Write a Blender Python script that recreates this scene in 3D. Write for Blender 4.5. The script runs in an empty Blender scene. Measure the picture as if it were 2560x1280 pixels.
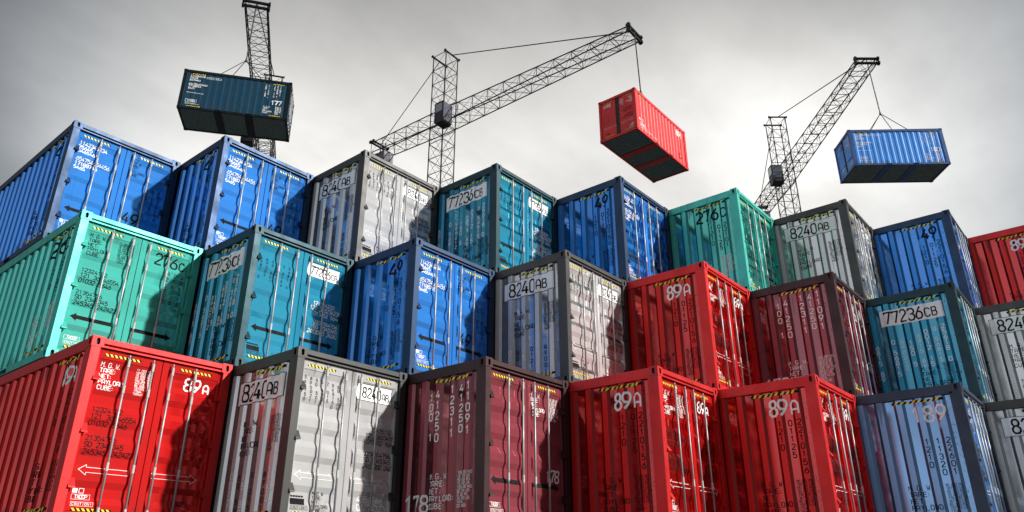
import bpy, bmesh, math, random
from mathutils import Vector, Matrix
random.seed(7)
scene = bpy.context.scene
COL = scene.collection

# ------------------------------------------------------------------ sizes (metres)
W, H, L = 2.4577, 2.896, 6.058           # one container
GAP, STEP = 0.032, 1.9905                # side gap, step between neighbours / tiers
GROUND = -H                              # yard level; the lowest visible tier stands on one more tier

# ------------------------------------------------------------------ materials
def new_mat(name):
    m = bpy.data.materials.new(name); m.use_nodes = True
    nt = m.node_tree
    b = nt.nodes['Principled BSDF']
    return m, nt, b

def N(nt, kind, **kw):
    n = nt.nodes.new(kind)
    for k, v in kw.items(): setattr(n, k, v)
    return n

def setin(nt, sock, v):
    if hasattr(v, 'is_linked') or hasattr(v, 'links'): nt.links.new(v, sock)
    else: sock.default_value = v

def math_n(nt, op, a, b=None, clamp=False):
    n = N(nt, 'ShaderNodeMath', operation=op, use_clamp=clamp)
    setin(nt, n.inputs[0], a)
    if b is not None: setin(nt, n.inputs[1], b)
    return n.outputs[0]

def maprange(nt, v, a, b, c=0.0, d=1.0, smooth=True):
    n = N(nt, 'ShaderNodeMapRange', interpolation_type='SMOOTHSTEP' if smooth else 'LINEAR')
    setin(nt, n.inputs['Value'], v)
    n.inputs['From Min'].default_value = a; n.inputs['From Max'].default_value = b
    n.inputs['To Min'].default_value = c; n.inputs['To Max'].default_value = d
    return n.outputs['Result']

def noise(nt, vec, scale, detail=4, rough=0.55, stretch=None):
    if stretch:
        mp = N(nt, 'ShaderNodeMapping'); mp.inputs['Scale'].default_value = stretch
        nt.links.new(vec, mp.inputs['Vector']); vec = mp.outputs['Vector']
    n = N(nt, 'ShaderNodeTexNoise')
    n.inputs['Scale'].default_value = scale; n.inputs['Detail'].default_value = detail
    n.inputs['Roughness'].default_value = rough
    nt.links.new(vec, n.inputs['Vector'])
    return n.outputs['Fac']

def mixc(nt, f, a, b):
    n = N(nt, 'ShaderNodeMix', data_type='RGBA')
    setin(nt, n.inputs['Factor'], f)
    setin(nt, n.inputs['A'], a); setin(nt, n.inputs['B'], b)
    return n.outputs['Result']

def c4(c, k=1.0): return (c[0]*k, c[1]*k, c[2]*k, 1)

def paint(name, col, gloss=0.0, ior=1.45, rough=0.09, metal=0.0, grime=1.1):
    """Sprayed steel paint: slight fading, dirt specks near the edges, runs under the top rail."""
    m, nt, b = new_mat(name)
    tc = N(nt, 'ShaderNodeTexCoord'); ob = tc.outputs['Object']
    info = N(nt, 'ShaderNodeObjectInfo')
    geo = N(nt, 'ShaderNodeNewGeometry')
    pos = geo.outputs['Position']
    fade = noise(nt, pos, 0.9, 5, 0.6)
    c = mixc(nt, maprange(nt, fade, 0.3, 0.75), c4(col), c4([x*0.80+0.008 for x in col]))
    # vertical runs of dirt
    sx = N(nt, 'ShaderNodeSeparateXYZ'); nt.links.new(ob, sx.inputs[0])
    runs = noise(nt, pos, 7.0, 5, 0.65, (1, 1, 0.12))
    top = maprange(nt, sx.outputs['Z'], 1.9, 2.72)
    bot = maprange(nt, sx.outputs['Z'], 0.75, 0.12)
    edge = math_n(nt, 'MAXIMUM', math_n(nt, 'MULTIPLY', top, 0.9), bot)
    thr = math_n(nt, 'ADD', runs, math_n(nt, 'MULTIPLY', edge, 0.16))
    f1 = math_n(nt, 'MULTIPLY', maprange(nt, thr, 0.63, 0.80), 0.55*grime)
    c = mixc(nt, f1, c, c4((0.035, 0.030, 0.028)))
    # chips and specks near the corner post
    sp = noise(nt, pos, 26.0, 6, 0.75)
    near = math_n(nt, 'MULTIPLY', maprange(nt, sx.outputs['Y'], 0.62, 0.22), maprange(nt, sx.outputs['Y'], 0.14, 0.20))
    near2 = math_n(nt, 'MAXIMUM', math_n(nt, 'MAXIMUM', near, math_n(nt, 'MULTIPLY', bot, 0.8)),
                   maprange(nt, sx.outputs['Z'], 2.55, 2.75))
    thr2 = math_n(nt, 'ADD', sp, math_n(nt, 'MULTIPLY', near2, 0.10))
    f2 = math_n(nt, 'MULTIPLY', maprange(nt, thr2, 0.66, 0.72), 0.75*grime)
    c = mixc(nt, f2, c, c4((0.022, 0.017, 0.015)))
    dirt = math_n(nt, 'MAXIMUM', f1, f2)
    if gloss:        # hard enamel: coloured body under a smooth, paint-tinted sheen
        out = [n for n in nt.nodes if n.type == 'OUTPUT_MATERIAL'][0]
        nt.nodes.remove(b)
        df = N(nt, 'ShaderNodeBsdfDiffuse'); nt.links.new(c, df.inputs['Color'])
        gl = N(nt, 'ShaderNodeBsdfAnisotropic'); gl.distribution = 'BECKMANN'
        gl.inputs['Roughness'].default_value = rough
        nt.links.new(mixc(nt, 0.05, c, (0.9, 0.9, 0.9, 1)), gl.inputs['Color'])
        lw = N(nt, 'ShaderNodeLayerWeight'); lw.inputs['Blend'].default_value = 0.12
        fac = maprange(nt, lw.outputs['Fresnel'], 0.0, 1.0, gloss, 0.85, False)
        fac = math_n(nt, 'MULTIPLY', fac, math_n(nt, 'SUBTRACT', 1.0, dirt))
        mx = N(nt, 'ShaderNodeMixShader')
        nt.links.new(fac, mx.inputs[0]); nt.links.new(df.outputs[0], mx.inputs[1]); nt.links.new(gl.outputs[0], mx.inputs[2])
        nt.links.new(mx.outputs[0], out.inputs['Surface'])
        return m
    nt.links.new(c, b.inputs['Base Color'])
    nt.links.new(maprange(nt, noise(nt, pos, 2.3, 4, 0.6), 0.25, 0.8, rough*0.85, rough*1.2), b.inputs['Roughness'])
    nt.links.new(math_n(nt, 'MULTIPLY', math_n(nt, 'SUBTRACT', 1.0, dirt), metal), b.inputs['Metallic'])
    b.inputs['IOR'].default_value = ior
    return m

def plain(name, col, rough=0.4, metal=0.0, ior=1.5, wear=0.0, scale=8.0, spec=0.5):
    m, nt, b = new_mat(name)
    geo = N(nt, 'ShaderNodeNewGeometry')
    n = noise(nt, geo.outputs['Position'], scale, 4, 0.65)
    c = mixc(nt, maprange(nt, n, 0.35, 0.75), c4(col), c4(col, 1-wear))
    nt.links.new(c, b.inputs['Base Color'])
    nt.links.new(maprange(nt, n, 0.3, 0.8, rough*0.85, rough*1.25), b.inputs['Roughness'])
    b.inputs['Metallic'].default_value = metal
    b.inputs['IOR'].default_value = ior; b.inputs['Specular IOR Level'].default_value = spec
    return m

COLS = {   # panel colour, frame colour
 'red':       ((0.72, 0.017, 0.017), (0.64, 0.017, 0.018)),
 'turquoise': ((0.085, 0.62, 0.53), (0.065, 0.50, 0.41)),
 'blue':      ((0.045, 0.28, 0.85), (0.018, 0.044, 0.10)),
 'grey':      ((0.69, 0.69, 0.695), (0.060, 0.060, 0.060)),
 'teal':      ((0.036, 0.345, 0.54), (0.012, 0.042, 0.055)),
 'maroon':    ((0.35, 0.070, 0.092), (0.052, 0.022, 0.025)),
 'paleblue':  ((0.25, 0.48, 0.86), (0.032, 0.046, 0.08)),
 'petrol':    ((0.006, 0.046, 0.088), (0.004, 0.016, 0.024)),
 'azure':     ((0.055, 0.30, 0.86), (0.028, 0.085, 0.25)),
 'scarlet':   ((0.72, 0.032, 0.034), (0.55, 0.018, 0.026)),
}
MAT = {}
for k, (a, f) in COLS.items():
    MAT[k] = paint(k+'_paint', a, gloss=0.43) if k not in ('petrol', 'azure', 'scarlet') else paint(k+'_paint', a, rough=0.45, metal=0.05, ior=1.3)
    MAT[k+'_groove'] = paint(k+'_groove_paint', [v*0.58 for v in a], gloss=0.72, rough=0.12) if k not in ('petrol', 'azure', 'scarlet') else MAT[k]  # darker, glossier copy of the paint: shade of the grooves put into the colour
    MAT[k+'_ridge'] = paint(k+'_shaded_ridge_paint', [v*0.95 for v in a], gloss=0.25, rough=0.35)   # matte side wall ridges, colour lowered to paint in the walls' shade
    MAT[k+'_frame'] = paint(k+'_frame_paint', f, rough=0.48, metal=0.6 if k not in ('red', 'turquoise', 'scarlet') else 0.5, grime=0.45)
LW = plain('white_lettering', (0.90, 0.90, 0.89), 0.5, spec=0.2, wear=0.10)
LB = plain('black_lettering', (0.011, 0.010, 0.010), 0.7, spec=0.08, wear=0.3)
LY = plain('yellow_hazard', (0.85, 0.72, 0.02), 0.45, ior=1.4, wear=0.15)
PLATE = plain('number_plate_white', (0.93, 0.93, 0.93), 0.40, spec=0.35, wear=0.12, scale=3)
STEEL = plain('galvanised_rod', (0.36, 0.37, 0.39), 0.45, metal=0.3, wear=0.25)
CUFF = plain('rod_cuff', (0.50, 0.50, 0.50), 0.5, wear=0.2)
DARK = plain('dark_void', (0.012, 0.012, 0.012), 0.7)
UNDER = plain('underside_steel', (0.13, 0.19, 0.19), 0.55, wear=0.5)
CRANE = plain('crane_steel', (0.009, 0.010, 0.014), 0.5, ior=1.35, wear=0.3, scale=3)
CABM = plain('crane_cab_paint', (0.012, 0.012, 0.018), 0.5, ior=1.4, wear=0.2, scale=2)
WEIGHT = plain('counterweight_concrete', (0.12, 0.12, 0.15), 0.6, wear=0.3, scale=2)
ROPE = plain('wire_rope', (0.022, 0.022, 0.022), 0.6)
GLASS = plain('cab_glass', (0.10, 0.11, 0.14), 0.06, ior=2.4)

# ------------------------------------------------------------------ mesh helpers
def finish(bm, name, mats, smooth=False):
    me = bpy.data.meshes.new(name)
    bm.to_mesh(me); bm.free()
    for m in (mats if isinstance(mats, (list, tuple)) else [mats]): me.materials.append(m)
    if smooth:
        for p in me.polygons: p.use_smooth = True
    return me

def link(name, me, parent=None, loc=None):
    o = bpy.data.objects.new(name, me); COL.objects.link(o)
    if parent: o.parent = parent
    if loc: o.location = loc
    return o

def box(bm, x0, x1, y0, y1, z0, z1, bev=0.0):
    vs = [bm.verts.new((x, y, z)) for z in (z0, z1) for y in (y0, y1) for x in (x0, x1)]
    fs = [bm.faces.new([vs[i] for i in q]) for q in
          ((0, 2, 3, 1), (4, 5, 7, 6), (0, 1, 5, 4), (2, 6, 7, 3), (0, 4, 6, 2), (1, 3, 7, 5))]
    if bev:
        es = {e for f in fs for e in f.edges}
        bmesh.ops.bevel(bm, geom=list(es), offset=bev, segments=1, affect='EDGES', profile=0.5)

def prism(bm, pts, axis, a, b):
    """polygon pts (2D) extruded along axis between a and b; pts are in the two other axes in order"""
    def P(u, v, w):
        return {'x': (w, u, v), 'y': (u, w, v), 'z': (u, v, w)}[axis]
    A = [bm.verts.new(P(u, v, a)) for u, v in pts]; B = [bm.verts.new(P(u, v, b)) for u, v in pts]
    n = len(pts)
    bm.faces.new(A); bm.faces.new(B[::-1])
    for i in range(n):
        bm.faces.new((A[i], B[i], B[(i+1) % n], A[(i+1) % n]))

def tube(bm, p, q, r, n=6, cap=True):
    p, q = Vector(p), Vector(q); d = (q-p).normalized()
    u = d.orthogonal().normalized(); v = d.cross(u)
    A = [bm.verts.new(p+(u*math.cos(2*math.pi*i/n)+v*math.sin(2*math.pi*i/n))*r) for i in range(n)]
    B = [bm.verts.new(a.co+(q-p)) for a in A]
    for i in range(n): bm.faces.new((A[i], A[(i+1) % n], B[(i+1) % n], B[i]))
    if cap: bm.faces.new(A[::-1]); bm.faces.new(B)

def recalc(bm): bmesh.ops.recalc_face_normals(bm, faces=bm.faces[:])

# ------------------------------------------------------------------ stroke font (cell 4 wide, 6 high)
G = {
'0': [[(1,0),(3,0),(4,1),(4,5),(3,6),(1,6),(0,5),(0,1),(1,0)]],
'1': [[(0.7,4.4),(2.2,6),(2.2,0)]],
'2': [[(0,4.9),(1,6),(3,6),(4,5),(4,3.9),(0.2,0.7),(0.2,0),(4,0)]],
'3': [[(0,5),(1,6),(3,6),(4,5),(4,4.1),(3,3.2),(1.5,3.2)],[(3.2,3.0),(4,2.2),(4,1),(3,0),(1,0),(0,1)]],
'4': [[(2.6,6),(0,1.5),(4.2,1.5)],[(3,3.4),(3,1.9)],[(3,1.1),(3,0)]],
'5': [[(3.8,6),(0.5,6),(0.3,3.2),(1.2,3.7),(3,3.7),(4,2.7),(4,1),(3,0),(1,0),(0,0.9)]],
'6': [[(3.2,6),(0.9,3.6),(0,2.2),(0,1),(1,0),(3,0),(4,1),(4,2.5),(3,3.5),(1.5,3.5)]],
'7': [[(0,5.2),(0,6),(4,6),(1.5,0)]],
'8': [[(1.1,3.2),(0.3,4),(0.3,5.2),(1.1,6),(2.9,6),(3.7,5.2),(3.7,4),(2.9,3.2),(1.1,3.2)],
      [(1.0,2.9),(0,2.2),(0,0.9),(1,0),(3,0),(4,0.9),(4,2.2),(3.0,2.9)]],
'9': [[(0.8,0),(3.1,2.4),(4,3.8),(4,5),(3,6),(1,6),(0,5),(0,3.5),(1,2.5),(2.5,2.5)]],
'A': [[(0,0),(0,4.6),(1.2,6),(2.8,6),(4,4.6),(4,0)],[(0.4,2.1),(3.6,2.1)]],
'B': [[(0,0),(0,6),(2.7,6),(3.6,5.2),(3.6,4),(2.7,3.2),(0.4,3.2)],[(2.9,3.0),(4,2.2),(4,0.9),(3,0),(0.4,0)]],
'C': [[(4,4.8),(2.9,6),(1,6),(0,5),(0,1),(1,0),(2.9,0),(4,1.2)]],
'D': [[(0,0.3),(0,6),(2.6,6),(4,4.6),(4,1.4),(2.6,0),(0.4,0)]],
'E': [[(4,6),(0,6),(0,0),(4,0)],[(0.4,3.1),(3.2,3.1)]],
'F': [[(4,6),(0,6),(0,0)],[(0.4,3.1),(3.2,3.1)]],
'G': [[(4,4.9),(2.9,6),(1,6),(0,5),(0,1),(1,0),(3,0),(4,1),(4,2.8),(2.4,2.8)]],
'I': [[(2,0),(2,6)]],
'K': [[(0,0),(0,6)],[(4,6),(0.5,2.6)],[(1.9,3.4),(4,0)]],
'L': [[(0,6),(0,0),(4,0)]],
'M': [[(0,0),(0,6),(2,3.2),(4,6),(4,0)]],
'N': [[(0,0),(0,6),(4,0),(4,6)]],
'O': [[(1,0),(3,0),(4,1),(4,5),(3,6),(1,6),(0,5),(0,1),(1,0)]],
'P': [[(0,0),(0,6),(3,6),(4,5),(4,3.8),(3,2.8),(0.4,2.8)]],
'R': [[(0,0),(0,6),(3,6),(4,5),(4,3.9),(3,3),(0.4,3)],[(2.2,2.6),(4,0)]],
'S': [[(4,5),(3,6),(1,6),(0,5),(0,4),(1,3.2),(3,2.8),(4,2),(4,1),(3,0),(1,0),(0,1)]],
'T': [[(0,6),(4,6)],[(2,5.6),(2,0)]],
'U': [[(0,6),(0,1),(1,0),(3,0),(4,1),(4,6)]],
'W': [[(0,6),(0.8,0),(2,3.4),(3.2,0),(4,6)]],
'X': [[(0,0),(4,6)],[(0,6),(1.75,3.35)],[(2.25,2.65),(4,0)]],
'Y': [[(0,6),(2,3),(2,0)],[(4,6),(2.25,3.35)]],
'.': [[(0.3,0),(0.3,0.9)]],
':': [[(0.3,0.6),(0.3,1.5)],[(0.3,3.6),(0.3,4.5)]],
'!': [[(2,6),(2,2)],[(2,0.9),(2,0)]],
'-': [[(0.5,3),(3.5,3)]],
}

class Decal:
    """flat marks laid on a panel: collects quads in panel coordinates (a to the right, b up)"""
    def __init__(s, fmap, fine=0.022): s.v = []; s.f = []; s.mi = []; s.fmap = fmap; s.fine = fine
    def quad(s, p0, p1, p2, p3, mi=0, lift=0.0, fine=None):
        fine = fine or s.fine
        d = lambda a, b: math.hypot(a[0]-b[0], a[1]-b[1])
        n = max(1, math.ceil(max(d(p0, p1), d(p3, p2))/fine)); m = max(1, math.ceil(max(d(p1, p2), d(p0, p3))/fine))
        base = len(s.v)
        for j in range(m+1):
            for i in range(n+1):
                u, w = i/n, j/m
                a = (p0[0]*(1-u)+p1[0]*u)*(1-w)+(p3[0]*(1-u)+p2[0]*u)*w
                b = (p0[1]*(1-u)+p1[1]*u)*(1-w)+(p3[1]*(1-u)+p2[1]*u)*w
                s.v.append(s.fmap(a, b, lift))
        for j in range(m):
            for i in range(n):
                k = base+j*(n+1)+i
                s.f.append((k, k+1, k+n+2, k+n+1)); s.mi.append(mi)
    def stroke(s, pts, w, mi=0, lift=0.0):
        pts = [Vector(p) for p in pts]; n = len(pts); closed = (pts[0]-pts[-1]).length < 1e-6
        offs = []
        for i in range(n):
            if closed: a, b = pts[(i-1) if i else n-2], pts[(i+1) if i < n-1 else 1]
            else: a, b = pts[max(i-1, 0)], pts[min(i+1, n-1)]
            d1 = (pts[i]-a); d2 = (b-pts[i])
            d1 = d1.normalized() if d1.length > 1e-9 else d2.normalized()
            d2 = d2.normalized() if d2.length > 1e-9 else d1
            n1 = Vector((-d1.y, d1.x)); n2 = Vector((-d2.y, d2.x))
            mm = n1+n2
            mm = mm.normalized() if mm.length > 1e-6 else n1
            offs.append(mm*min(w/2/max(mm.dot(n1), 0.35), w*1.1))
        for i in range(n-1):
            a, b = pts[i], pts[i+1]
            s.quad(a-offs[i], b-offs[i+1], b+offs[i+1], a+offs[i], mi, lift)
    def text(s, txt, a, b, h, adv=None, wt=0.135, wide=0.62, mi=0):
        """b is the base line"""
        adv = adv or h*0.86
        sx, sy = h*wide/4, h/6
        for i, ch in enumerate(txt):
            if ch == ' ': continue
            for k, st in enumerate(G[ch]):
                s.stroke([(a+i*adv+x*sx, b+y*sy) for x, y in st], h*wt, mi, 0.0)
    def lines(s, ls, a, top, h, pitch, adv=None, mi=0, wt=0.155):
        for i, t in enumerate(ls): s.text(t, a, top-h-i*pitch, h, adv, wt, mi=mi)
    def column(s, txt, a, top, h, pitch, mi=0, wt=0.14):
        for i, ch in enumerate(txt):
            if ch != ' ': s.text(ch, a-h*0.31, top-h-i*pitch, h, mi=mi, wt=wt)
    def frame(s, a0, a1, b0, b1, w, mi=0): s.stroke([(a0, b0), (a1, b0), (a1, b1), (a0, b1), (a0, b0)], w, mi)
    def rect(s, a0, a1, b0, b1, mi=0, lift=0.0, fine=None): s.quad((a0, b0), (a1, b0), (a1, b1), (a0, b1), mi, lift, fine)
    def hazard(s, a0, a1, b0, b1, n=9, lean=1):
        """black band with leaning yellow bars: mi 0 black, 1 yellow"""
        wv = (a1-a0)/(2*n+1.2); k = (b1-b0)*0.8*lean
        x = a0
        s.quad((a0, b0), (a0+wv*0.9, b0), (a0+wv*0.9+k, b1), (a0, b1), 0)
        x = a0+wv*0.9
        for i in range(n):
            s.quad((x, b0), (x+wv, b0), (x+wv+k, b1), (x+k, b1), 1)
            if i < n-1: s.quad((x+wv, b0), (x+2*wv, b0), (x+2*wv+k, b1), (x+wv+k, b1), 0)
            else: s.quad((x+wv, b0), (a1+k, b0), (a1+k, b1), (x+wv+k, b1), 0)
            x += 2*wv
    def arrow(s, tip, tail, b, hw, solid=True, mi=0):
        d = 1 if tail > tip else -1
        hl = hw*1.45*d; sh = hw*0.5
        if solid:
            s.quad((tip, b), (tip+hl, b-hw), (tip+hl, b+hw), (tip, b), mi)
            s.quad((tip+hl, b-sh), (tail, b-sh), (tail, b+sh), (tip+hl, b+sh), mi)
        else:
            s.stroke([(tip, b), (tip+hl, b+hw), (tip+hl, b+sh), (tail, b+sh), (tail, b-sh), (tip+hl, b-sh), (tip+hl, b-hw), (tip, b)], 0.0065, mi)
    def mesh(s, name, mats):
        me = bpy.data.meshes.new(name)
        me.from_pydata(s.v, [], s.f)
        for m in mats: me.materials.append(m)
        for p, i in zip(me.polygons, s.mi): p.material_index = i
        return me

# ------------------------------------------------------------------ panel reliefs
P_SIDE = 0.378
def side_dep(t, deep=0.036):
    """depth of the corrugated side wall behind the container's outer plane"""
    if t < 0.24 or t > L-0.24: return 0.028+deep
    u = (t-0.44) % P_SIDE                 # ridge centred on 0.44
    u = u if u < P_SIDE/2 else P_SIDE-u
    o, i = 0.056, 0.112                   # half ridge, start of groove
    if u <= o: return 0.028
    if u >= i: return 0.028+deep
    return 0.028+deep*(u-o)/(i-o)
P_DOOR = 0.47
def door_dep(z):
    if z > 2.558 or z < 0.24: return 0.070
    u = (2.558-z) % P_DOOR
    if u < 0.10: return 0.070+0.034*u/0.10          # falls back under the ridge
    if u < 0.235: return 0.104
    if u < 0.335: return 0.104-0.034*(u-0.235)/0.10
    return 0.070

def f_side(a, b, lift): t = -a; return (side_dep(t)-0.005-lift, t, b)
def f_load(a, b, lift): t = -a; return (side_dep(t, 0.014)-0.006-lift, t, b)
def f_door(a, b, lift): return (a, door_dep(b)-0.004-lift, b)
def f_end(a, b, lift): return (a, L-0.050+0.004+lift, b)

# ------------------------------------------------------------------ shared meshes of a container
def sheet(us, prof, fn):
    bm = bmesh.new()
    return bm

def side_mesh(right=False, deep=0.036):
    ts = [0.20, 0.24]
    k = -1
    while True:
        c = 0.44+k*P_SIDE
        for d in (-0.112, -0.056, 0.056, 0.112):
            t = c+d
            if 0.245 < t < L-0.245: ts.append(t)
        k += 1
        if c > L: break
    ts += [L-0.24, L-0.20]
    bm = bmesh.new()
    X = lambda d: (W-d) if right else d
    z0, z1 = 0.13, 2.73
    fr = [(bm.verts.new((X(side_dep(t, deep)), t, z0)), bm.verts.new((X(side_dep(t, deep)), t, z1))) for t in ts]
    bk = [(bm.verts.new((X(0.085), t, z0)), bm.verts.new((X(0.085), t, z1))) for t in (ts[0], ts[-1])]
    for i in range(len(ts)-1):
        fc = bm.faces.new((fr[i][0], fr[i+1][0], fr[i+1][1], fr[i][1]))
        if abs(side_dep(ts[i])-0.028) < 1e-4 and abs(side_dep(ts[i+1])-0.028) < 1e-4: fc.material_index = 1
    bm.faces.new((bk[0][0], bk[1][0], bk[1][1], bk[0][1]))
    recalc(bm)
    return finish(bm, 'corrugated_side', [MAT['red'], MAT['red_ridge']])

def door_mesh(x0, x1, c0, c1):
    """leaf x0..x1, corrugated field c0..c1"""
    bm = bmesh.new()
    zs = [2.558]
    for k in range(6):
        for d in (0.10, 0.235, 0.335, 0.47):
            z = 2.558-k*P_DOOR-d
            if z > 0.245: zs.append(z)
    zs.append(0.24)
    A = [(bm.verts.new((c0, door_dep(z), z)), bm.verts.new((c1, door_dep(z), z))) for z in zs]
    for i in range(len(zs)-1): bm.faces.new((A[i][0], A[i][1], A[i+1][1], A[i+1][0]))
    box(bm, x0, c0, 0.064, 0.125, 0.14, 2.725, 0.004)
    box(bm, c1, x1, 0.064, 0.125, 0.14, 2.725, 0.004)
    box(bm, c0+0.001, c1-0.001, 0.067, 0.130, 2.563, 2.722, 0.003)
    box(bm, c0+0.001, c1-0.001, 0.067, 0.125, 0.142, 0.235, 0.003)
    recalc(bm)
    return finish(bm, 'door_leaf', MAT['red'])

def frame_mesh():
    bm = bmesh.new(); bv = 0.006
    p = 0.007
    for x0, x1 in ((p, 0.155), (W-0.155, W-p)):                       # door-end posts
        box(bm, x0, x1, p, 0.232, 0.16, H-0.16, bv)
    for x0, x1 in ((p, 0.155), (W-0.155, W-p)):                       # front-end posts
        box(bm, x0, x1, L-0.22, L-p, 0.16, H-0.16, bv)
    c = 0.175
    for x0, x1 in ((p, 0.10), (W-0.10, W-p)):                         # top side rails
        box(bm, x0, x1, c, L-c, 2.69, H-0.014, bv)
    for x0, x1, s in ((p, 0.11, 0), (W-0.11, W-p, 1)):                # bottom side rails with two fork pockets
        ya, yb, yc, yd = 2.00, 2.36, 3.70, 4.06
        for y0, y1 in ((c, ya), (yb, yc), (yd, L-c)): box(bm, x0, x1, y0, y1, 0.012, 0.155, bv)
        for y0, y1 in ((ya, yb), (yc, yd)):
            box(bm, x0+0.003, x1, y0-0.002, y1+0.002, 0.118, 0.152, 0.003)
            box(bm, x0+0.003, x1, y0-0.002, y1+0.002, 0.015, 0.035, 0.003)
    # door header: rail, groove, lip
    box(bm, 0.19, W-0.19, p, 0.10, 2.79, H-0.014, bv)
    box(bm, 0.155, W-0.155, 0.055, 0.13, 2.735, 2.80)
    box(bm, 0.165, W-0.165, 0.018, 0.06, 2.730, 2.762, 0.004)
    box(bm, 0.19, W-0.19, p, 0.12, 0.012, 0.13, bv)                   # door sill
    box(bm, 0.17, W-0.17, L-0.10, L-p, 2.70, H-0.014, bv)             # front header, sill
    box(bm, 0.17, W-0.17, L-0.10, L-p, 0.012, 0.15, bv)
    recalc(bm)
    return finish(bm, 'frame', MAT['red'])

def stadium(r, l, n=7):
    pts = [(r*math.cos(math.pi*i/n), l+r*math.sin(math.pi*i/n)) for i in range(n+1)]
    pts += [(r*math.cos(math.pi+math.pi*i/n), -l+r*math.sin(math.pi+math.pi*i/n)) for i in range(n+1)]
    return pts

def casting_mesh():
    """corner casting 0.19 x 0.18 x 0.17 with slotted holes, corner at the local origin (outer door/left/top), body in +x +y -z"""
    a, b, c = 0.190, 0.180, 0.170
    bm = bmesh.new()
    def face(org, eu, ev, en, wu, wv):
        org, eu, ev, en = map(Vector, (org, eu, ev, en))
        st = stadium(0.030, 0.028)
        cen = org+eu*wu/2+ev*wv/2
        ring = [bm.verts.new(cen+eu*x+ev*y) for x, y in st]
        deep = [bm.verts.new(v.co-en*0.045) for v in ring]
        k = len(st)
        # outer rectangle sampled in the same angular order
        out = []
        for x, y in st:
            m = max(abs(x)/(wu/2), abs(y)/(wv/2), 1e-6)
            out.append((x/m, y/m))
        # snap nearest samples to the corners
        for sx in (-1, 1):
            for sy in (-1, 1):
                i = min(range(k), key=lambda i: (out[i][0]-sx*wu/2)**2+(out[i][1]-sy*wv/2)**2)
                out[i] = (sx*wu/2, sy*wv/2)
        ov = [bm.verts.new(cen+eu*x+ev*y) for x, y in out]
        for i in range(k):
            j = (i+1) % k
            bm.faces.new((ov[i], ov[j], ring[j], ring[i]))
            f = bm.faces.new((ring[i], ring[j], deep[j], deep[i])); f.material_index = 1
        f = bm.faces.new(deep); f.material_index = 1
    face((0, 0, -c), (1, 0, 0), (0, 0, 1), (0, -1, 0), a, c)
    face((0, b, -c), (0, -1, 0), (0, 0, 1), (-1, 0, 0), b, c)
    face((0, 0, 0), (1, 0, 0), (0, 1, 0), (0, 0, 1), a, b)
    # the three plain faces
    for q in (((a, 0, -c), (a, b, -c), (a, b, 0), (a, 0, 0)), ((0, b, -c), (a, b, -c), (a, b, 0), (0, b, 0)),
              ((0, 0, -c), (a, 0, -c), (a, b, -c), (0, b, -c))):
        bm.faces.new([bm.verts.new(p) for p in q])
    bmesh.ops.remove_doubles(bm, verts=bm.verts[:], dist=1e-5)
    recalc(bm)
    return finish(bm, 'corner_casting', [MAT['red'], DARK])

def rod_mesh(x):
    bm = bmesh.new(); y = 0.012; r = 0.0185
    tube(bm, (x, y, 0.10), (x, y, 2.64), r, 8)
    tube(bm, (x, y, 2.64), (x, y, 2.69), r*0.7, 8)
    recalc(bm)
    return finish(bm, 'lock_rod', STEEL, True)
CUFF_Z = ((2.49, 2.62), (2.06, 2.19), (0.84, 0.97), (0.17, 0.30))
def cuff_mesh(x, z0, z1):
    bm = bmesh.new()
    tube(bm, (x, 0.012, z0), (x, 0.012, z1), 0.0245, 8)
    recalc(bm)
    return finish(bm, 'rod_sleeve', CUFF)
def hinge_mesh(left, z):
    """wedge: sloping top, flat under side"""
    bm = bmesh.new()
    x0, x1 = (0.128, 0.225) if left else (W-0.225, W-0.128)
    prism(bm, [(0.064, z), (-0.030, z), (-0.022, z+0.020), (0.064, z+0.15)], 'x', x0, x1)
    recalc(bm)
    return finish(bm, 'hinge', MAT['red'])

def end_mesh():
    bm = bmesh.new()
    for x0, x1 in ((0.150, 1.10), (1.36, W-0.150)):
        box(bm, x0, x1, L-0.12, L-0.050, 0.14, 2.71, 0.004)
    recalc(bm)
    return finish(bm, 'end_wall', MAT['red'])
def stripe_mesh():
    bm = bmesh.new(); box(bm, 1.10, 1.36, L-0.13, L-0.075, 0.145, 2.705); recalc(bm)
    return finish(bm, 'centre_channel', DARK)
def roof_mesh():
    bm = bmesh.new()
    n = 28; y0, y1 = 0.10, L-0.10
    v = []
    for i in range(n*2+1):
        y = y0+(y1-y0)*i/(n*2); z = H-0.03-(0.02 if i % 2 else 0)
        v.append((bm.verts.new((0.08, y, z)), bm.verts.new((W-0.08, y, z))))
    for i in range(len(v)-1): bm.faces.new((v[i][0], v[i+1][0], v[i+1][1], v[i][1]))
    recalc(bm)
    return finish(bm, 'roof', MAT['red'])
def floor_mesh():
    bm = bmesh.new()
    box(bm, 0.10, W-0.10, 0.10, L-0.09, 0.070, 0.150)
    y = 0.22
    while y < L-0.2:
        if not (1.90 < y < 2.42 or 3.60 < y < 4.12):
            box(bm, 0.11, W-0.11, y, y+0.055, 0.036, 0.070)
        y += 0.185
    recalc(bm)
    return finish(bm, 'floor', UNDER)
def tunnel_mesh(y0, y1):
    bm = bmesh.new()
    box(bm, 0.112, W-0.112, y0, y1, 0.016, 0.033, 0.003)
    recalc(bm)
    return finish(bm, 'fork_tunnel', MAT['red'])
def pocket_mesh(y0, y1, x0, x1):
    bm = bmesh.new()
    box(bm, x0, x1, y0, y1, 0.034, 0.119)
    recalc(bm)
    return finish(bm, 'fork_pocket', DARK)

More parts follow.
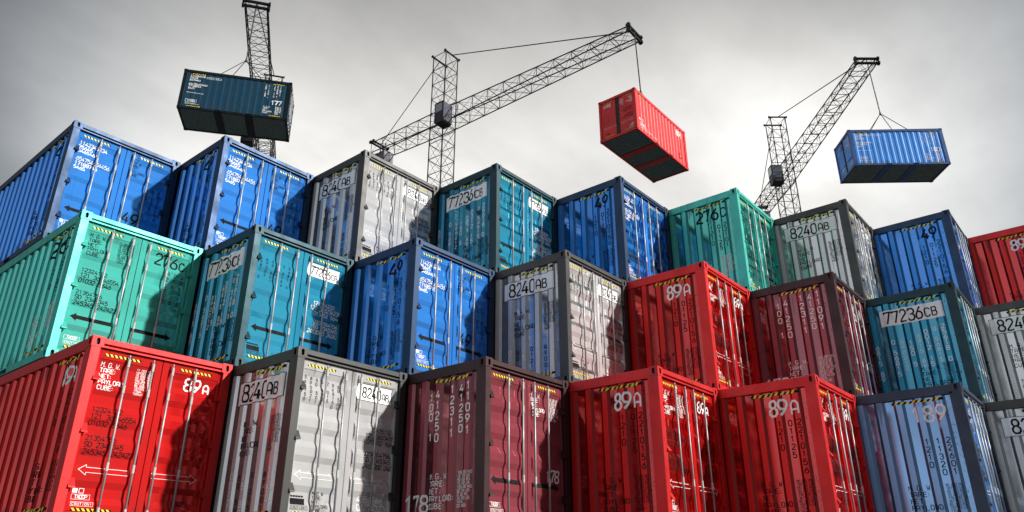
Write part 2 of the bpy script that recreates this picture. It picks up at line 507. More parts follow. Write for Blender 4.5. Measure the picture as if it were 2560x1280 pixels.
M_SIDE, M_SIDER, M_SIDEL = side_mesh(), side_mesh(True), side_mesh(False, 0.014)
M_DL, M_DR = door_mesh(0.160, 1.213, 0.205, 1.100), door_mesh(1.226, W-0.160, 1.335, W-0.205)
M_FRAME, M_CAST = frame_mesh(), casting_mesh()
RX = (0.635, 1.040, 1.382, 1.795)
M_ROD = [rod_mesh(x) for x in RX]; M_CUFF = [[cuff_mesh(x, *z) for z in CUFF_Z] for x in RX]
HZ = (2.20, 1.38, 0.56)
M_HL, M_HR = [hinge_mesh(True, z) for z in HZ], [hinge_mesh(False, z) for z in HZ]
M_END, M_STRIPE, M_ROOF, M_FLOOR = end_mesh(), stripe_mesh(), roof_mesh(), floor_mesh()
M_TUN = [tunnel_mesh(*y) for y in ((1.97, 2.39), (3.67, 4.09))]
M_POC = [pocket_mesh(*y, *x) for y in ((2.0, 2.36), (3.70, 4.06)) for x in ((0.075, 0.108), (W-0.108, W-0.075))]

# ------------------------------------------------------------------ lettering
MGW = ['M.G.W.', 'TARE:', 'NET:', 'PAYLOAD:', 'CUBE:']
TAB = ['11 000 KG', '187393 LB', '15 000 KG', '33 069 LB', '155 000 KG', '341716 LB', '85 000 KG', '187393 LB', '17564', '765461']
TABS = ['85 000 KG', '187393 LB', '55 000 KG', '33 069 LB', '155 000 KG', '341716 LB', '85 000 KG', '187393 LB', '17564', '765461']
TABM = ['155 000 KG', '15 393 LB', '58 000 KG', '15 069 LB', '155 000 KG', '82 024 LB', '8 200 KG', '10 000 LB', '74744', '20 000D']

def side_marks(kind):
    """-> list of (part name, mesh) for the left side wall"""
    out = []
    def D(): return Decal(f_side, 0.02)
    d = D()
    d.hazard(-1.335, -0.40, 2.602, 2.652, 8); out.append(('hazard_strip', d.mesh('hazard_strip', [LB, LY])))
    d = D(); d.hazard(-1.30, -0.40, 0.245, 0.29, 8); out.append(('hazard_strip', d.mesh('hazard_strip', [LB, LY])))
    def put(name, d, m): out.append((name, d.mesh(name, [m])))
    white = kind in ('red', 'maroon', 'paleblue')
    def number(digs, suffix, tl, m, h=0.295, adv=0.175, small=0.245):
        d = D()
        for i, ch in enumerate(digs): d.text(ch, -tl+i*adv, 2.205, h, wide=0.52, wt=0.15)
        a = -tl+len(digs)*adv+0.045
        for i, ch in enumerate(suffix): d.text(ch, a+i*0.155, 2.205, small*0.86 if len(suffix) > 1 else small, wide=0.58, wt=0.15)
        put('number_marking', d, m)
    def weights(t, top, mm, tt, ttop, mt, tab=TABS, only_tab=False):
        if not only_tab:
            d = D(); d.lines(MGW, -t, top, 0.088, 0.124, 0.083, wt=0.16); put('weight_heading', d, mm)
        d = D(); d.lines(tab, -tt, ttop, 0.045, 0.060, 0.034, wt=0.15); put('weight_table', d, mt)
    def cols(spec, m, h=0.105, pitch=0.149):
        for t, top, s in spec:
            d = D(); d.column(s, -t, top, h, pitch, wt=0.165); put('serial_marking', d, m)
    if kind == 'red':
        number('89', 'A', 0.985, LW, adv=0.19)
        cols([(0.82, 2.097, '1210'), (0.625, 2.097, '01125'), (0.435, 2.097, '2210156')], LB)
        weights(1.335, 0.985, LB, 0.665, 0.99, LB)
    elif kind == 'paleblue':
        number('189', '', 0.99, LW, adv=0.23)
        cols([(0.82, 1.86, '1210'), (0.625, 1.86, '11320'), (0.435, 1.86, '22601')], LB)
        weights(1.335, 0.985, LB, 0.665, 0.99, LB)
    elif kind == 'blue':
        number('49', '', 0.80, LB, adv=0.205, h=0.305)
        cols([(0.82, 2.02, '1210'), (0.625, 2.06, '01125'), (0.435, 2.097, '2210156')], LB)
        weights(1.335, 0.985, LB, 0.665, 0.99, LB)
    elif kind == 'turquoise':
        number('276', 'C', 1.21, LB, adv=0.215, h=0.31)
        cols([(0.82, 2.02, '1210'), (0.625, 2.02, '01125'), (0.435, 2.03, '22101')], LB)
        weights(1.335, 0.985, LW, 0.665, 1.12, LW)
    elif kind == 'maroon':
        cols([(0.435, 2.52, '11091'), (0.82, 2.50, '12311'), (1.19, 2.46, '41250')], LW, 0.135, 0.195)
        cols([(0.63, 2.50, '41250'), (1.385, 2.42, '100 1')], LW, 0.125, 0.18)
        weights(1.335, 0.985, LW, 0.665, 0.99, LW, TABM)
        d = D(); d.text('178', -1.93, 0.36, 0.27, 0.20, 0.15, 0.55); put('number_marking', d, LW)
    if kind in ('grey', 'teal'):
        d = D(); d.rect(-1.765, -0.352, 2.112, 2.512, fine=0.0149); put('number_plate', d, PLATE)
        d = Decal(lambda a, b, l: f_side(a, b, 0.004+l), 0.02)
        if kind == 'grey':
            d.frame(-1.768, -0.350, 2.109, 2.515, 0.010)
            dig, suf, t0, ad = '8240', 'AB', 1.585, 0.185
        else: dig, suf, t0, ad = '77236', 'CB', 1.66, 0.178
        for i, ch in enumerate(dig): d.text(ch, -t0+i*ad, 2.165, 0.29, wide=0.47, wt=0.13)
        for i, ch in enumerate(suf): d.text(ch, -t0+len(dig)*ad+0.02+i*0.15, 2.185, 0.205, wide=0.52, wt=0.14)
        put('number_marking', d, LB)
        if kind == 'grey':
            weights(1.465, 1.80, LB, 0.655, 1.82, LB)
            cols([(0.44, 0.96, '1150'), (1.19, 0.90, '15 890'), (1.57, 0.94, '0012 1')], LW, 0.10, 0.142)
            cols([(0.63, 0.90, '890012'), (1.0, 0.92, '012150'), (1.385, 0.90, '50 56')], LB, 0.085, 0.13)
        else:
            cols([(0.44, 1.93, '25618 0'), (0.82, 1.87, '0012 15'), (1.19, 1.66, '150 5'), (1.57, 1.74, '0 56815'), (1.95, 1.66, '6815 89')], LW, 0.10, 0.132)
            cols([(0.63, 1.90, '0 56815'), (1.0, 1.80, '6815 89'), (1.385, 1.70, '890012')], LW, 0.085, 0.125)
            weights(1.10, 0.985, LB, 0.62, 1.02, LB)
    return out

def door_marks(kind, f=f_door):
    """-> (left door list, right door list)"""
    lft, rgt = [], []
    def D(): return Decal(f, 0.03)
    def put(lst, name, d, ms): lst.append((name, d.mesh(name, ms if isinstance(ms, list) else [ms])))
    for lst, a0, a1 in ((lft, 0.265, 0.885), (rgt, 1.54, 2.155)):
        for b0 in (2.617, 0.240):
            d = D(); d.hazard(a0, a1, b0, b0+0.040, 8, -1); put(lst, 'hazard_strip', d, [LB, LY])
    def weights(lst, a, top, m, ta, ttop):
        d = D(); d.lines(MGW, a, top, 0.068, 0.093, 0.0575); put(lst, 'weight_heading', d, m)
        d = D(); d.lines(TAB, ta, ttop, 0.033, 0.0445, 0.027, wt=0.15); put(lst, 'weight_table', d, m)
    def serial(lst, a, blocks, m, h=0.075):
        for top, ls in blocks:
            d = D(); d.lines(ls, a, top, h, 0.105, 0.060); put(lst, 'serial_marking', d, m)
    def caution(lst, a, m, code=True, squares=True):
        d = D()
        if squares:
            d.rect(a, a+0.07, 0.50, 0.565); d.frame(a+0.095, a+0.16, 0.50, 0.565, 0.008)
        if code:
            d.frame(a, a+0.265, 0.405, 0.48, 0.004); d.text('TXGDP', a+0.045, 0.418, 0.052, 0.037, 0.16)
        else:
            for i in range(5): d.rect(a+i*0.05, a+0.04+i*0.05, 0.50, 0.525)
            d.rect(a, a+0.27, 0.385, 0.48)
        d.frame(a, a+0.32, 0.31, 0.37, 0.004); d.text('CAUTION!', a+0.02, 0.322, 0.036, 0.037, 0.15)
        put(lst, 'caution_label', d, m)
    rows = ['A02', '21A2', 'C11', '220', '0512', '1 5', '  6']
    def grid(lst, top, m, x0=1.835):
        for col, s in ((0, 'A2C201'), (1, '011 25'), (2, '2210156')):
            d = D(); d.column(s, x0+0.03+col*0.145, top, 0.066, 0.118, wt=0.16); put(lst, 'serial_marking', d, m)
    def arrows(m, solid, left=True, right=True):
        if left: d = D(); d.arrow(0.25, 1.0, 0.84, 0.078, solid); put(lft, 'arrow_marking', d, m)
        if right: d = D(); d.arrow(2.155, 1.36, 0.84, 0.078, solid); put(rgt, 'arrow_marking', d, m)
    def big(lst, s, a, b, m, h=0.205, suffix='', adv=0.165):
        d = D()
        for i, ch in enumerate(s): d.text(ch, a+i*adv, b, h, wide=0.58, wt=0.15)
        if suffix: d.text(suffix, a+len(s)*adv+0.02, b, h*0.74, wide=0.62, wt=0.17)
        put(lst, 'number_marking', d, m)
    if kind in ('red', 'paleblue'):
        weights(lft, 0.25, 2.515, LW, 0.82, 2.51)
        serial(lft, 0.255, [(1.80, ['12324132', '121 36546554', '01032 5646']), (1.36, ['21354756', 'SD 2345345', '245345 242423'])], LB)
        arrows(LW, False); caution(lft, 0.245, LW)
        big(rgt, '89', 1.67, 2.30, LW, suffix='A'); grid(rgt, 1.80, LB)
        d = D(); d.frame(1.79, 2.05, 0.40, 0.47, 0.007); d.text('TXGDP', 1.835, 0.413, 0.05, 0.037, 0.16); put(rgt, 'caution_label', d, LB)
    elif kind == 'turquoise':
        weights(lft, 0.27, 2.515, LB, 0.82, 2.51)
        serial(lft, 0.255, [(1.80, ['12324132', '121 36546554', '01032 5646']), (1.36, ['21354756', 'SD 2345345', '245345 242423'])], LB)
        arrows(LB, True); caution(lft, 0.245, LW, squares=False)
        big(rgt, '276', 1.56, 2.30, LB, 0.225, 'C', 0.165); grid(rgt, 2.18, LB)
        d = D(); d.text('1264 764', 1.50, 0.42, 0.10, 0.085); put(rgt, 'caution_label', d, LW)
    elif kind == 'blue':
        serial(lft, 0.235, [(2.50, ['1142345234', '75645', '5465463']), (2.10, ['654754654456', '17188745', '5465'])], LW, 0.078)
        arrows(LB, True); caution(lft, 0.245, LW)
        d = D(); d.lines(MGW, 1.36, 2.50, 0.060, 0.082, 0.052); put(rgt, 'weight_heading', d, LB)
        for a, top, s in ((1.86, 1.95, '121'), (2.0, 1.95, '01125'), (2.14, 1.95, '2210156')):
            d = D(); d.column(s, a, top, 0.07, 0.115, wt=0.16); put(rgt, 'serial_marking', d, LB)
        big(rgt, '49', 1.45, 0.95, LB, 0.24, adv=0.2)
    elif kind == 'grey':
        for i, s in enumerate(('568150', '890021', '50 501', '5 8901', '2 015 ', '568150', '50 501')):
            d = D(); d.column(s, 0.27+i*0.115, 2.46-0.01*i, 0.05, 0.075, wt=0.17); put(lft, 'serial_marking', d, LB)
        arrows(LW, False); caution(lft, 0.23, LB, code=False, squares=False)
        d = D(); d.lines(MGW, 0.64, 0.60, 0.05, 0.066, 0.045); put(lft, 'weight_heading', d, LB)
        serial(rgt, 1.62, [(1.78, ['  12435132', '121 36534554', ' 013452 5646']), (1.36, ['2234554756', 'SD 2345345', '2453000 2424'])], LB)
        d = D(); d.lines(['435 764', '01 24323'], 1.56, 0.60, 0.095, 0.14, 0.08); put(rgt, 'caution_label', d, LW)
    elif kind == 'teal':
        for i, s in enumerate(('5681 0', '89002 ', '50 501', '5 8901', '2 0156', '5681 0')):
            d = D(); d.column(s, 0.27+i*0.13, 2.30-0.01*i, 0.05, 0.08, wt=0.17); put(lft, 'serial_marking', d, LB)
        arrows(LB, True); caution(lft, 0.23, LB, code=False, squares=False)
        serial(rgt, 1.52, [(1.72, [' 124324232', '121 3652342355', '  013452 5646']), (1.32, ['  2234554756', '  SD 2345345', '2453000 242423'])], LW)
    elif kind == 'maroon':
        arrows(LB, True); caution(lft, 0.245, LW, squares=False)
        d = D(); d.lines(MGW, 1.36, 2.50, 0.066, 0.09, 0.055); put(rgt, 'weight_heading', d, LW)
        d = D(); d.lines(TABM, 1.93, 2.48, 0.033, 0.0445, 0.027, wt=0.15); put(rgt, 'weight_table', d, LW)
        big(rgt, '178', 1.80, 0.93, LW, 0.20, adv=0.135)
    if kind in ('grey', 'teal'):
        d = D(); d.rect(1.345, 2.17, 2.24, 2.535, fine=0.02); put(rgt, 'number_plate', d, PLATE)
        d = Decal(lambda a, b, l: f(a, b, 0.004+l), 0.03)
        if kind == 'grey': d.frame(1.343, 2.172, 2.238, 2.537, 0.008); dig, suf, x0, ad = '8240', 'AB', 1.50, 0.112
        else: dig, suf, x0, ad = '77236', 'CB', 1.44, 0.105
        for i, ch in enumerate(dig): d.text(ch, x0+i*ad, 2.30, 0.175, wide=0.47, wt=0.12)
        for i, ch in enumerate(suf): d.text(ch, x0+len(dig)*ad+0.01+i*0.09, 2.30, 0.125, wide=0.52, wt=0.13)
        put(rgt, 'number_marking', d, LB)
    return lft, rgt

def hang_marks(number, m=None):
    """long wall of a hanging container; t runs from the right end"""
    out = []
    def D(): return Decal(f_load, 0.03)
    def A(x): return -(L-x)                # x metres from the left end
    d = D()
    for a0, a1 in ((A(0.42), A(1.25)), (A(4.95), A(5.65))):
        for b0 in (2.58, 0.19):
            d = D(); d.hazard(a0, a1, b0, b0+0.06, 7); out.append(('hazard_strip', d.mesh('hazard_strip', [LB, LY])))
    for top, ls in ((2.52, ['1142345234', '75645', '5465463']), (1.90, ['654754654456', '17188745', '5465'])):
        d = D(); d.lines(ls, A(0.40), top, 0.115, 0.155, 0.085, wt=0.16); out.append(('serial_marking', d.mesh('serial_marking', [LW])))
    for i, c in enumerate(('100 188', '411250 1', '', '123 110', '41250 1', '110911')):
        if c: d = D(); d.column(c, A(4.62+i*0.165), 2.52, 0.10, 0.135, wt=0.17); out.append(('serial_marking', d.mesh('serial_marking', [LW])))
    d = D(); d.text(number, A(5.03), 1.05, 0.30, 0.20, 0.17, 0.55); out.append(('number_marking', d.mesh('number_marking', [LW])))
    d = D(); d.lines(MGW, A(4.62), 0.90, 0.085, 0.112, 0.072, wt=0.16); out.append(('weight_heading', d.mesh('weight_heading', [LW])))
    d = D(); d.lines(TABS, A(5.30), 0.92, 0.045, 0.058, 0.036, wt=0.17); out.append(('weight_table', d.mesh('weight_table', [LW])))
    d = D(); d.frame(A(0.38), A(0.98), 0.52, 0.70, 0.015); d.text('27852', A(0.48), 0.555, 0.11, 0.088, 0.16)
    d.frame(A(1.30), A(2.1), 2.36, 2.48, 0.014); d.text('CAUTION!', A(1.35), 2.385, 0.07, 0.09, 0.16)
    for i in range(5): d.rect(A(0.36+i*0.19), A(0.52+i*0.19), 1.20-i*0.006, 1.225-i*0.006)
    d.rect(A(0.38), A(0.95), 0.42, 0.435); d.rect(A(0.38), A(1.15), 0.37, 0.385)
    out.append(('caution_label', d.mesh('caution_label', [LW])))
    return out

SIDE_MARKS, DOOR_MARKS = {}, {}
for k in ('red', 'turquoise', 'blue', 'grey', 'teal', 'maroon', 'paleblue'):
    SIDE_MARKS[k] = side_marks(k); DOOR_MARKS[k] = door_marks(k)

def recolour(cache, me, mats):
    key = (me.name, tuple(m.name for m in mats))
    if key not in cache:
        c = me.copy()
        for i, m in enumerate(mats): c.materials[i] = m
        cache[key] = c
    return cache[key]
CACHE = {}

# ------------------------------------------------------------------ one container
CORNERS = [(0, 0, 1, 1, 1, 1), (W, 0, 1, -1, 1, 1), (0, L, 1, 1, -1, 1), (W, L, 1, -1, -1, 1),
           (0, 0, 0, 1, 1, -1), (W, 0, 0, -1, 1, -1), (0, L, 0, 1, -1, -1), (W, L, 0, -1, -1, -1)]
CAST_VAR = {}
def casting_variant(sx, sy, sz, mat):
    key = (sx, sy, sz, mat.name)
    if key not in CAST_VAR:
        c = M_CAST.copy()
        c.transform(Matrix.Diagonal((sx, sy, sz, 1)))
        if sx*sy*sz < 0: c.flip_normals()
        c.materials[0] = mat
        CAST_VAR[key] = c
    return CAST_VAR[key]

def container(kind, label, group, paintkind=None, side=None, end_marks=None, front_lettering=True):
    pk = paintkind or kind
    root = bpy.data.objects.new('shipping_container', None); COL.objects.link(root)
    root.empty_display_size = 0.4
    root['label'] = label; root['category'] = 'shipping container'
    if group: root['group'] = group
    pm, fm = MAT[pk], MAT[pk+'_frame']
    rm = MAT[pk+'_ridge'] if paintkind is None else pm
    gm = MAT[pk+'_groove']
    R = lambda me, *ms: recolour(CACHE, me, ms)
    link('frame', R(M_FRAME, fm), root)
    for x, y, z, sx, sy, sz in CORNERS:
        link('corner_casting', casting_variant(sx, sy, sz, fm), root, (x, y, H if z else 0.0))
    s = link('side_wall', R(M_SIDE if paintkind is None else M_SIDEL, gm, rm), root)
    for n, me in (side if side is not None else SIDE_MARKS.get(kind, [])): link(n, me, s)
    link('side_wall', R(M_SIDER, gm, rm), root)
    dl = link('door', R(M_DL, pm), root); dr = link('door', R(M_DR, pm), root)
    if kind in DOOR_MARKS:
        for n, me in DOOR_MARKS[kind][0]: link(n, me, dl)
        for n, me in DOOR_MARKS[kind][1]: link(n, me, dr)
    for i in range(4):
        d = dl if i < 2 else dr
        link('lock_rod', M_ROD[i], d)
        for me in M_CUFF[i]: link('rod_sleeve', me, d)
    for me in M_HL: link('hinge', R(me, fm), dl)
    for me in M_HR: link('hinge', R(me, fm), dr)
    e = link('end_wall', R(M_END, pm), root)
    link('centre_channel', M_STRIPE, e)
    for n, me in (end_marks or []): link(n, me, e)
    link('roof', R(M_ROOF, pm), root)
    link('floor', M_FLOOR, root)
    for me in M_TUN: link('fork_tunnel', R(me, fm), root)
    for me in M_POC: link('fork_pocket', me, root)
    return root

STACK = {
 'B': [('red', 'red container 89A with full long side showing, at bottom left corner of the stack'),
       ('grey', 'grey container 8240AB of the lowest tier, right next to the bottom left red one'),
       ('maroon', 'dark maroon container 178 in the lowest tier, between grey 8240AB and red 89A'),
       ('red', 'red container 89A of the lowest tier, directly right of the dark maroon one'),
       ('red', 'red container 89A of the lowest tier, directly left of the pale blue one'),
       ('paleblue', 'pale blue weathered container numbered 189 in the lowest tier'),
       ('grey', 'grey container in the lowest tier cut by the right edge, beside pale blue 189')],
 'M': [('turquoise', 'turquoise container 276C with doors showing, standing on the bottom left red one'),
       ('teal', 'teal container 77236CB in the middle tier, right next to the turquoise one'),
       ('blue', 'blue container 49 in the middle tier, between teal 77236CB and grey 8240AB'),
       ('grey', 'grey container 8240AB in the middle tier, between blue 49 and red 89A'),
       ('red', 'red container 89A in the middle tier, the only red one there'),
       ('maroon', 'dark maroon container in the middle tier, right of red 89A'),
       ('teal', 'teal container 77236CB in the middle tier, above pale blue 189'),
       ('grey', 'grey container in the middle tier cut by the right edge of the photo')],
 'T': [('blue', 'blue container at the far left of the top tier with its long side showing'),
       ('blue', 'blue container 49 in the top tier, between another blue one and grey 8240AB'),
       ('grey', 'grey container 8240AB in the top tier with sunlit pale doors, left of teal 77236CB'),
       ('teal', 'teal container 77236CB in the top tier'),
       ('blue', 'blue container 49 in the top tier, between teal 77236CB and turquoise 276C'),
       ('turquoise', 'turquoise container 276C in the top tier, its lettered side facing us'),
       ('grey', 'grey container 8240AB in the top tier, right next to turquoise 276C'),
       ('blue', 'blue container 49 in the top tier, between grey 8240AB and the red one'),
       ('red', 'red container in the top tier cut by the right edge of the photo')],
}
for tier, z in (('B', 0), ('M', 1), ('T', 2)):
    for i, (kind, lab) in enumerate(STACK[tier]):
        c = container(kind, lab, 'containers stacked in stepped tiers')
        c.location = (i*(W+GAP), -i*STEP+z*STEP, z*H)
# the tier below the frame that carries the lowest visible one
FOOT = [('grey', 'red'), ('teal', 'grey 8240AB'), ('blue', 'maroon 178'), ('maroon', 'red 89A next to the maroon'), ('turquoise', 'red 89A next to the pale blue'), ('grey', 'pale blue 189'), ('blue', 'grey one at the right edge')]
for i, (kind, over) in enumerate(FOOT):
    c = container(kind, kind+' container on the ground carrying the '+over.replace(' one', '')+' container', 'containers on the ground under the stack')
    c.location = (i*(W+GAP), -i*STEP, GROUND)

# ------------------------------------------------------------------ cranes with their loads
CW, LF, LBK = 1.359, 16.77, 7.42
ZU0, ZL0, ZUT, ZLT, ZUB, ZLB = -5.43, -6.67, -5.98, -6.355, -5.42, -6.353
def lattice(bm, secs, rc=0.046, rh=0.028, rd=0.0125):
    """secs: list of four-corner sections; chords, frames and crossed diagonals"""
    for a, b in zip(secs, secs[1:]):
        for i in range(4): tube(bm, a[i], b[i], rc, 5)
        for i in range(4):
            j = (i+1) % 4
            tube(bm, a[i], b[j], rd if i % 2 else rd*1.5, 4); tube(bm, a[j], b[i], rd, 4)
    for s in secs:
        for i in range(4): tube(bm, s[i], s[(i+1) % 4], rh, 5)

def crane(label, loc, yaw, ztop, load_apex, load, group='lattice cranes behind the stack'):
    """built in local axes: s along the jib (+x), l to the left (+y), z from the mast top (0)"""
    root = bpy.data.objects.new('tower_crane', None); COL.objects.link(root)
    root['label'] = label; root['category'] = 'crane'; root['group'] = group
    root.location = (loc[0], loc[1], GROUND); root.rotation_euler = (0, 0, yaw)
    h = CW/2; T = ztop-GROUND
    def part(name, bm, m, parent=root, smooth=False):
        recalc(bm); return link(name, finish(bm, name, m, smooth), parent)
    # mast
    bm = bmesh.new()
    zs = [0]
    while T+zs[-1] > 1.6: zs.append(zs[-1]-1.358)
    zs[-1] = -T+0.35
    lattice(bm, [[(-h, -h, T+z), (h, -h, T+z), (h, h, T+z), (-h, h, T+z)] for z in zs], 0.050, 0.030, 0.0125)
    for s in (-h, h):
        tube(bm, (s, -h-0.14, T), (s, h+0.14, T), 0.075, 8)
        for l in (-h-0.14, h+0.14): tube(bm, (s, l-0.03, T), (s, l+0.03, T), 0.125, 8)
    part('mast', bm, CRANE)
    bm = bmesh.new(); box(bm, -1.8, 1.8, -1.8, 1.8, 0, 0.42, 0.05); part('footing', bm, WEIGHT)
    # jib
    def sec(s):
        if s >= 0: f = s/LF; u, d = ZU0+(ZUT-ZU0)*f, ZL0+(ZLT-ZL0)*f
        else: f = -s/LBK; u, d = ZU0+(ZUB-ZU0)*f, ZL0+(ZLB-ZL0)*f
        return [(s, -h, T+d), (s, h, T+d), (s, h, T+u), (s, -h, T+u)]
    bm = bmesh.new()
    lattice(bm, [sec(-h+0.0), sec(h)], 0.046, 0.028, 0.0125)
    lattice(bm, [sec(h+(LF-h)*i/11) for i in range(12)], 0.046, 0.028, 0.0125)
    for z in (ZUT, ZLT):
        tube(bm, (LF, -h-0.12, T+z), (LF, h+0.12, T+z), 0.10, 8)
        for l in (-h-0.12, h+0.12): tube(bm, (LF, l-0.05, T+z), (LF, l+0.05, T+z), 0.17, 10)
    part('jib', bm, CRANE)
    bm = bmesh.new()
    lattice(bm, [sec(-h-(LBK-h)*i/5) for i in range(6)], 0.046, 0.028, 0.0125)
    for s in (-LBK, -LBK+0.34):
        tube(bm, (s, -h-0.12, T+ZUB+0.02), (s, h+0.12, T+ZUB+0.02), 0.09, 8)
        for l in (-h-0.12, h+0.12): tube(bm, (s, l-0.05, T+ZUB+0.02), (s, l+0.05, T+ZUB+0.02), 0.16, 10)
    part('counter_jib', bm, CRANE)
    bm = bmesh.new()
    for s0, s1 in ((-7.28, -6.86), (-6.80, -6.10)):
        box(bm, s0, s1, -0.42, 0.62, T-8.6, T-6.42, 0.02)
    for s in (-7.05, -6.45): tube(bm, (s, 0, T-6.45), (s, 0, T-5.45), 0.05, 6)
    part('counterweight', bm, WEIGHT)
    # cab on the side of the mast
    s0, s1, l0, l1, z0, z1 = 0.72, 1.66, -1.72, -0.745, T-7.45, T-5.62
    bm = bmesh.new()
    prism(bm, [(s0, z0+0.10), (s0+0.10, z0), (s1-0.12, z0), (s1, z0+0.14), (s1, z1-0.14), (s1-0.12, z1), (s0+0.10, z1), (s0, z1-0.10)], 'y', l0, l1)
    bmesh.ops.bevel(bm, geom=bm.edges[:], offset=0.02, segments=1, affect='EDGES')
    cab = part('cab', bm, CABM)
    bm = bmesh.new(); box(bm, s1-0.02, s1+0.012, l0+0.08, l1-0.08, z0+0.50, z1-0.20, 0.01); part('window', bm, GLASS, cab)
    bm = bmesh.new(); box(bm, s0+0.12, s1-0.14, l0-0.012, l0+0.02, z0+0.95, z1-0.18, 0.01); part('window', bm, GLASS, cab)
    bm = bmesh.new()
    for z in (z0+0.25, z1-0.25): box(bm, h-0.05, s0+0.15, -0.80, -0.66, z, z+0.10)
    part('bracket', bm, CRANE, cab)
    # stays
    bm = bmesh.new(); tube(bm, (h, 0, T), (LF, 0, T+ZUT), 0.040, 6); part('stay_rope', bm, ROPE)
    bm = bmesh.new(); tube(bm, (-h, 0, T), (-LBK+0.34, 0, T+ZUB+0.02), 0.034, 6); part('stay_rope', bm, ROPE)
    # hoist rope and the four slings, in world places
    inv = Matrix.Translation(root.location) @ Matrix.Rotation(yaw, 4, 'Z'); inv.invert()
    (lx, ly, lz), lyaw, lh, apex, (ax, ay) = load
    bm = bmesh.new()
    top = Vector((LF, 0, T+ZUT+0.10)); ap = inv @ Vector((lx, ly, apex))
    tube(bm, top, ap, 0.040, 6); tube(bm, ap+Vector((0, 0, 0.05)), ap-Vector((0, 0, 0.10)), 0.075, 8)
    rope = part('hoist_rope', bm, ROPE)
    c, s = math.cos(lyaw), math.sin(lyaw)
    for i in (-1, 1):
        for j in (-1, 1):
            q = inv @ Vector((lx+c*i*ax-s*j*ay, ly+s*i*ax+c*j*ay, lz+lh/2-0.035))
            bm = bmesh.new(); tube(bm, ap, q, 0.024, 5); part('sling', bm, ROPE, rope)
    return root

LOADS = [
 ('petrol', '177', 'dark teal container 177 hanging from the left crane', (13.365, 23.867, 25.018), -0.6472, 2.67, 28.40, 'C1'),
 ('scarlet', '981', 'bright red container hanging from the middle crane, its ribbed underside showing', (29.568, 5.758, 23.337), 0.0086, 2.765, 26.62, 'C2'),
 ('azure', '180', 'bright blue container 180 hanging from the right crane', (44.01, -4.443, 24.740), -0.9043, 2.68, 28.10, 'C3'),
]
CR = {'C1': ((22.9303, 37.6841), -2.1755, 38.9644, 'black lattice crane at upper left whose jib points at us, behind the dark teal load'),
      'C2': ((29.1243, 22.7059), -1.5345, 37.4872, 'dark lattice tower crane in the middle with its long jib reaching to the red load'),
      'C3': ((56.5854, 6.4281), -2.4391, 38.5526, 'dark lattice crane at right whose jib carries the bright blue load')}
for pk, num, lab, loc, yaw, hh, apex, cr in LOADS:
    if pk == 'scarlet':
        side = []
        d = Decal(f_load, 0.03); A = lambda x: -(L-x)
        d.hazard(A(0.42), A(1.0), 2.58, 2.64, 6)
        side.append(('hazard_strip', d.mesh('hazard_strip', [LB, LY])))
        d = Decal(f_load, 0.03)
        d.rect(A(0.33), A(0.47), 0.84, 0.96); d.frame(A(0.60), A(0.74), 0.84, 0.96, 0.02)
        d.frame(A(0.38), A(1.0), 0.52, 0.70, 0.015); d.text('27852', A(0.48), 0.555, 0.11, 0.095, 0.17); d.frame(A(0.38), A(1.2), 0.36, 0.48, 0.015)
        d.rect(A(1.3), A(1.75), 0.42, 0.44); d.rect(A(1.9), A(2.3), 0.38, 0.40)
        side.append(('caution_label', d.mesh('caution_label', [LW])))
        d = Decal(f_load, 0.03)
        d.text('89', A(4.85), 2.10, 0.36, 0.26, 0.18, 0.55); d.text('1', A(5.38), 2.10, 0.36, 0.2, 0.14, 0.5)
        side.append(('number_marking', d.mesh('number_marking', [LW])))
        d = Decal(f_load, 0.03)
        for i, s in enumerate(('41250', '1231')): d.column(s, A(5.25+i*0.17), 1.85, 0.10, 0.14)
        d.lines(MGW, A(4.9), 0.95, 0.085, 0.115, 0.075)
        side.append(('serial_marking', d.mesh('serial_marking', [LB])))
        el, er = door_marks('red', f_end)
    else:
        side = hang_marks(num)
        el, er = door_marks('blue' if pk == 'azure' else 'maroon', f_end)
        if pk == 'azure':
            d = Decal(f_end, 0.03); d.text('181', 1.50, 0.62, 0.27, 0.20, 0.16, 0.55)
            er = [e for e in er if e[0] != 'number_marking']+[('number_marking', d.mesh('number_marking', [LW]))]
    c = container('load', lab, 'containers hanging from cranes', pk, side, el+er)
    a = yaw+math.pi/2
    off = Matrix.Rotation(a, 4, 'Z') @ Vector((W/2, L/2, 0))
    c.location = (loc[0]-off.x, loc[1]-off.y, loc[2]-hh/2)
    c.rotation_euler = (0, 0, a); c.scale = (1, 1, hh/H)
    xy, cyaw, ztop, clab = CR[cr]
    crane(clab, xy, cyaw, ztop, apex, (loc, yaw, hh, apex, (1.45, 0.75)))

# ------------------------------------------------------------------ yard
def yard():
    m, nt, b = new_mat('asphalt_yard')
    geo = N(nt, 'ShaderNodeNewGeometry'); pos = geo.outputs['Position']
    n1 = noise(nt, pos, 0.35, 6, 0.6); n2 = noise(nt, pos, 18, 4, 0.7)
    c = mixc(nt, maprange(nt, n1, 0.3, 0.75), (0.050, 0.050, 0.050, 1), (0.085, 0.083, 0.080, 1))
    c = mixc(nt, maprange(nt, n2, 0.5, 0.8, 0, 0.35), c, (0.03, 0.03, 0.03, 1))
    nt.links.new(c, b.inputs['Base Color']); b.inputs['Roughness'].default_value = 0.85
    bm = bmesh.new(); bmesh.ops.create_grid(bm, x_segments=20, y_segments=20, size=900)
    o = link('ground', finish(bm, 'ground', m), None, (0, 0, GROUND)); o['kind'] = 'structure'
yard()

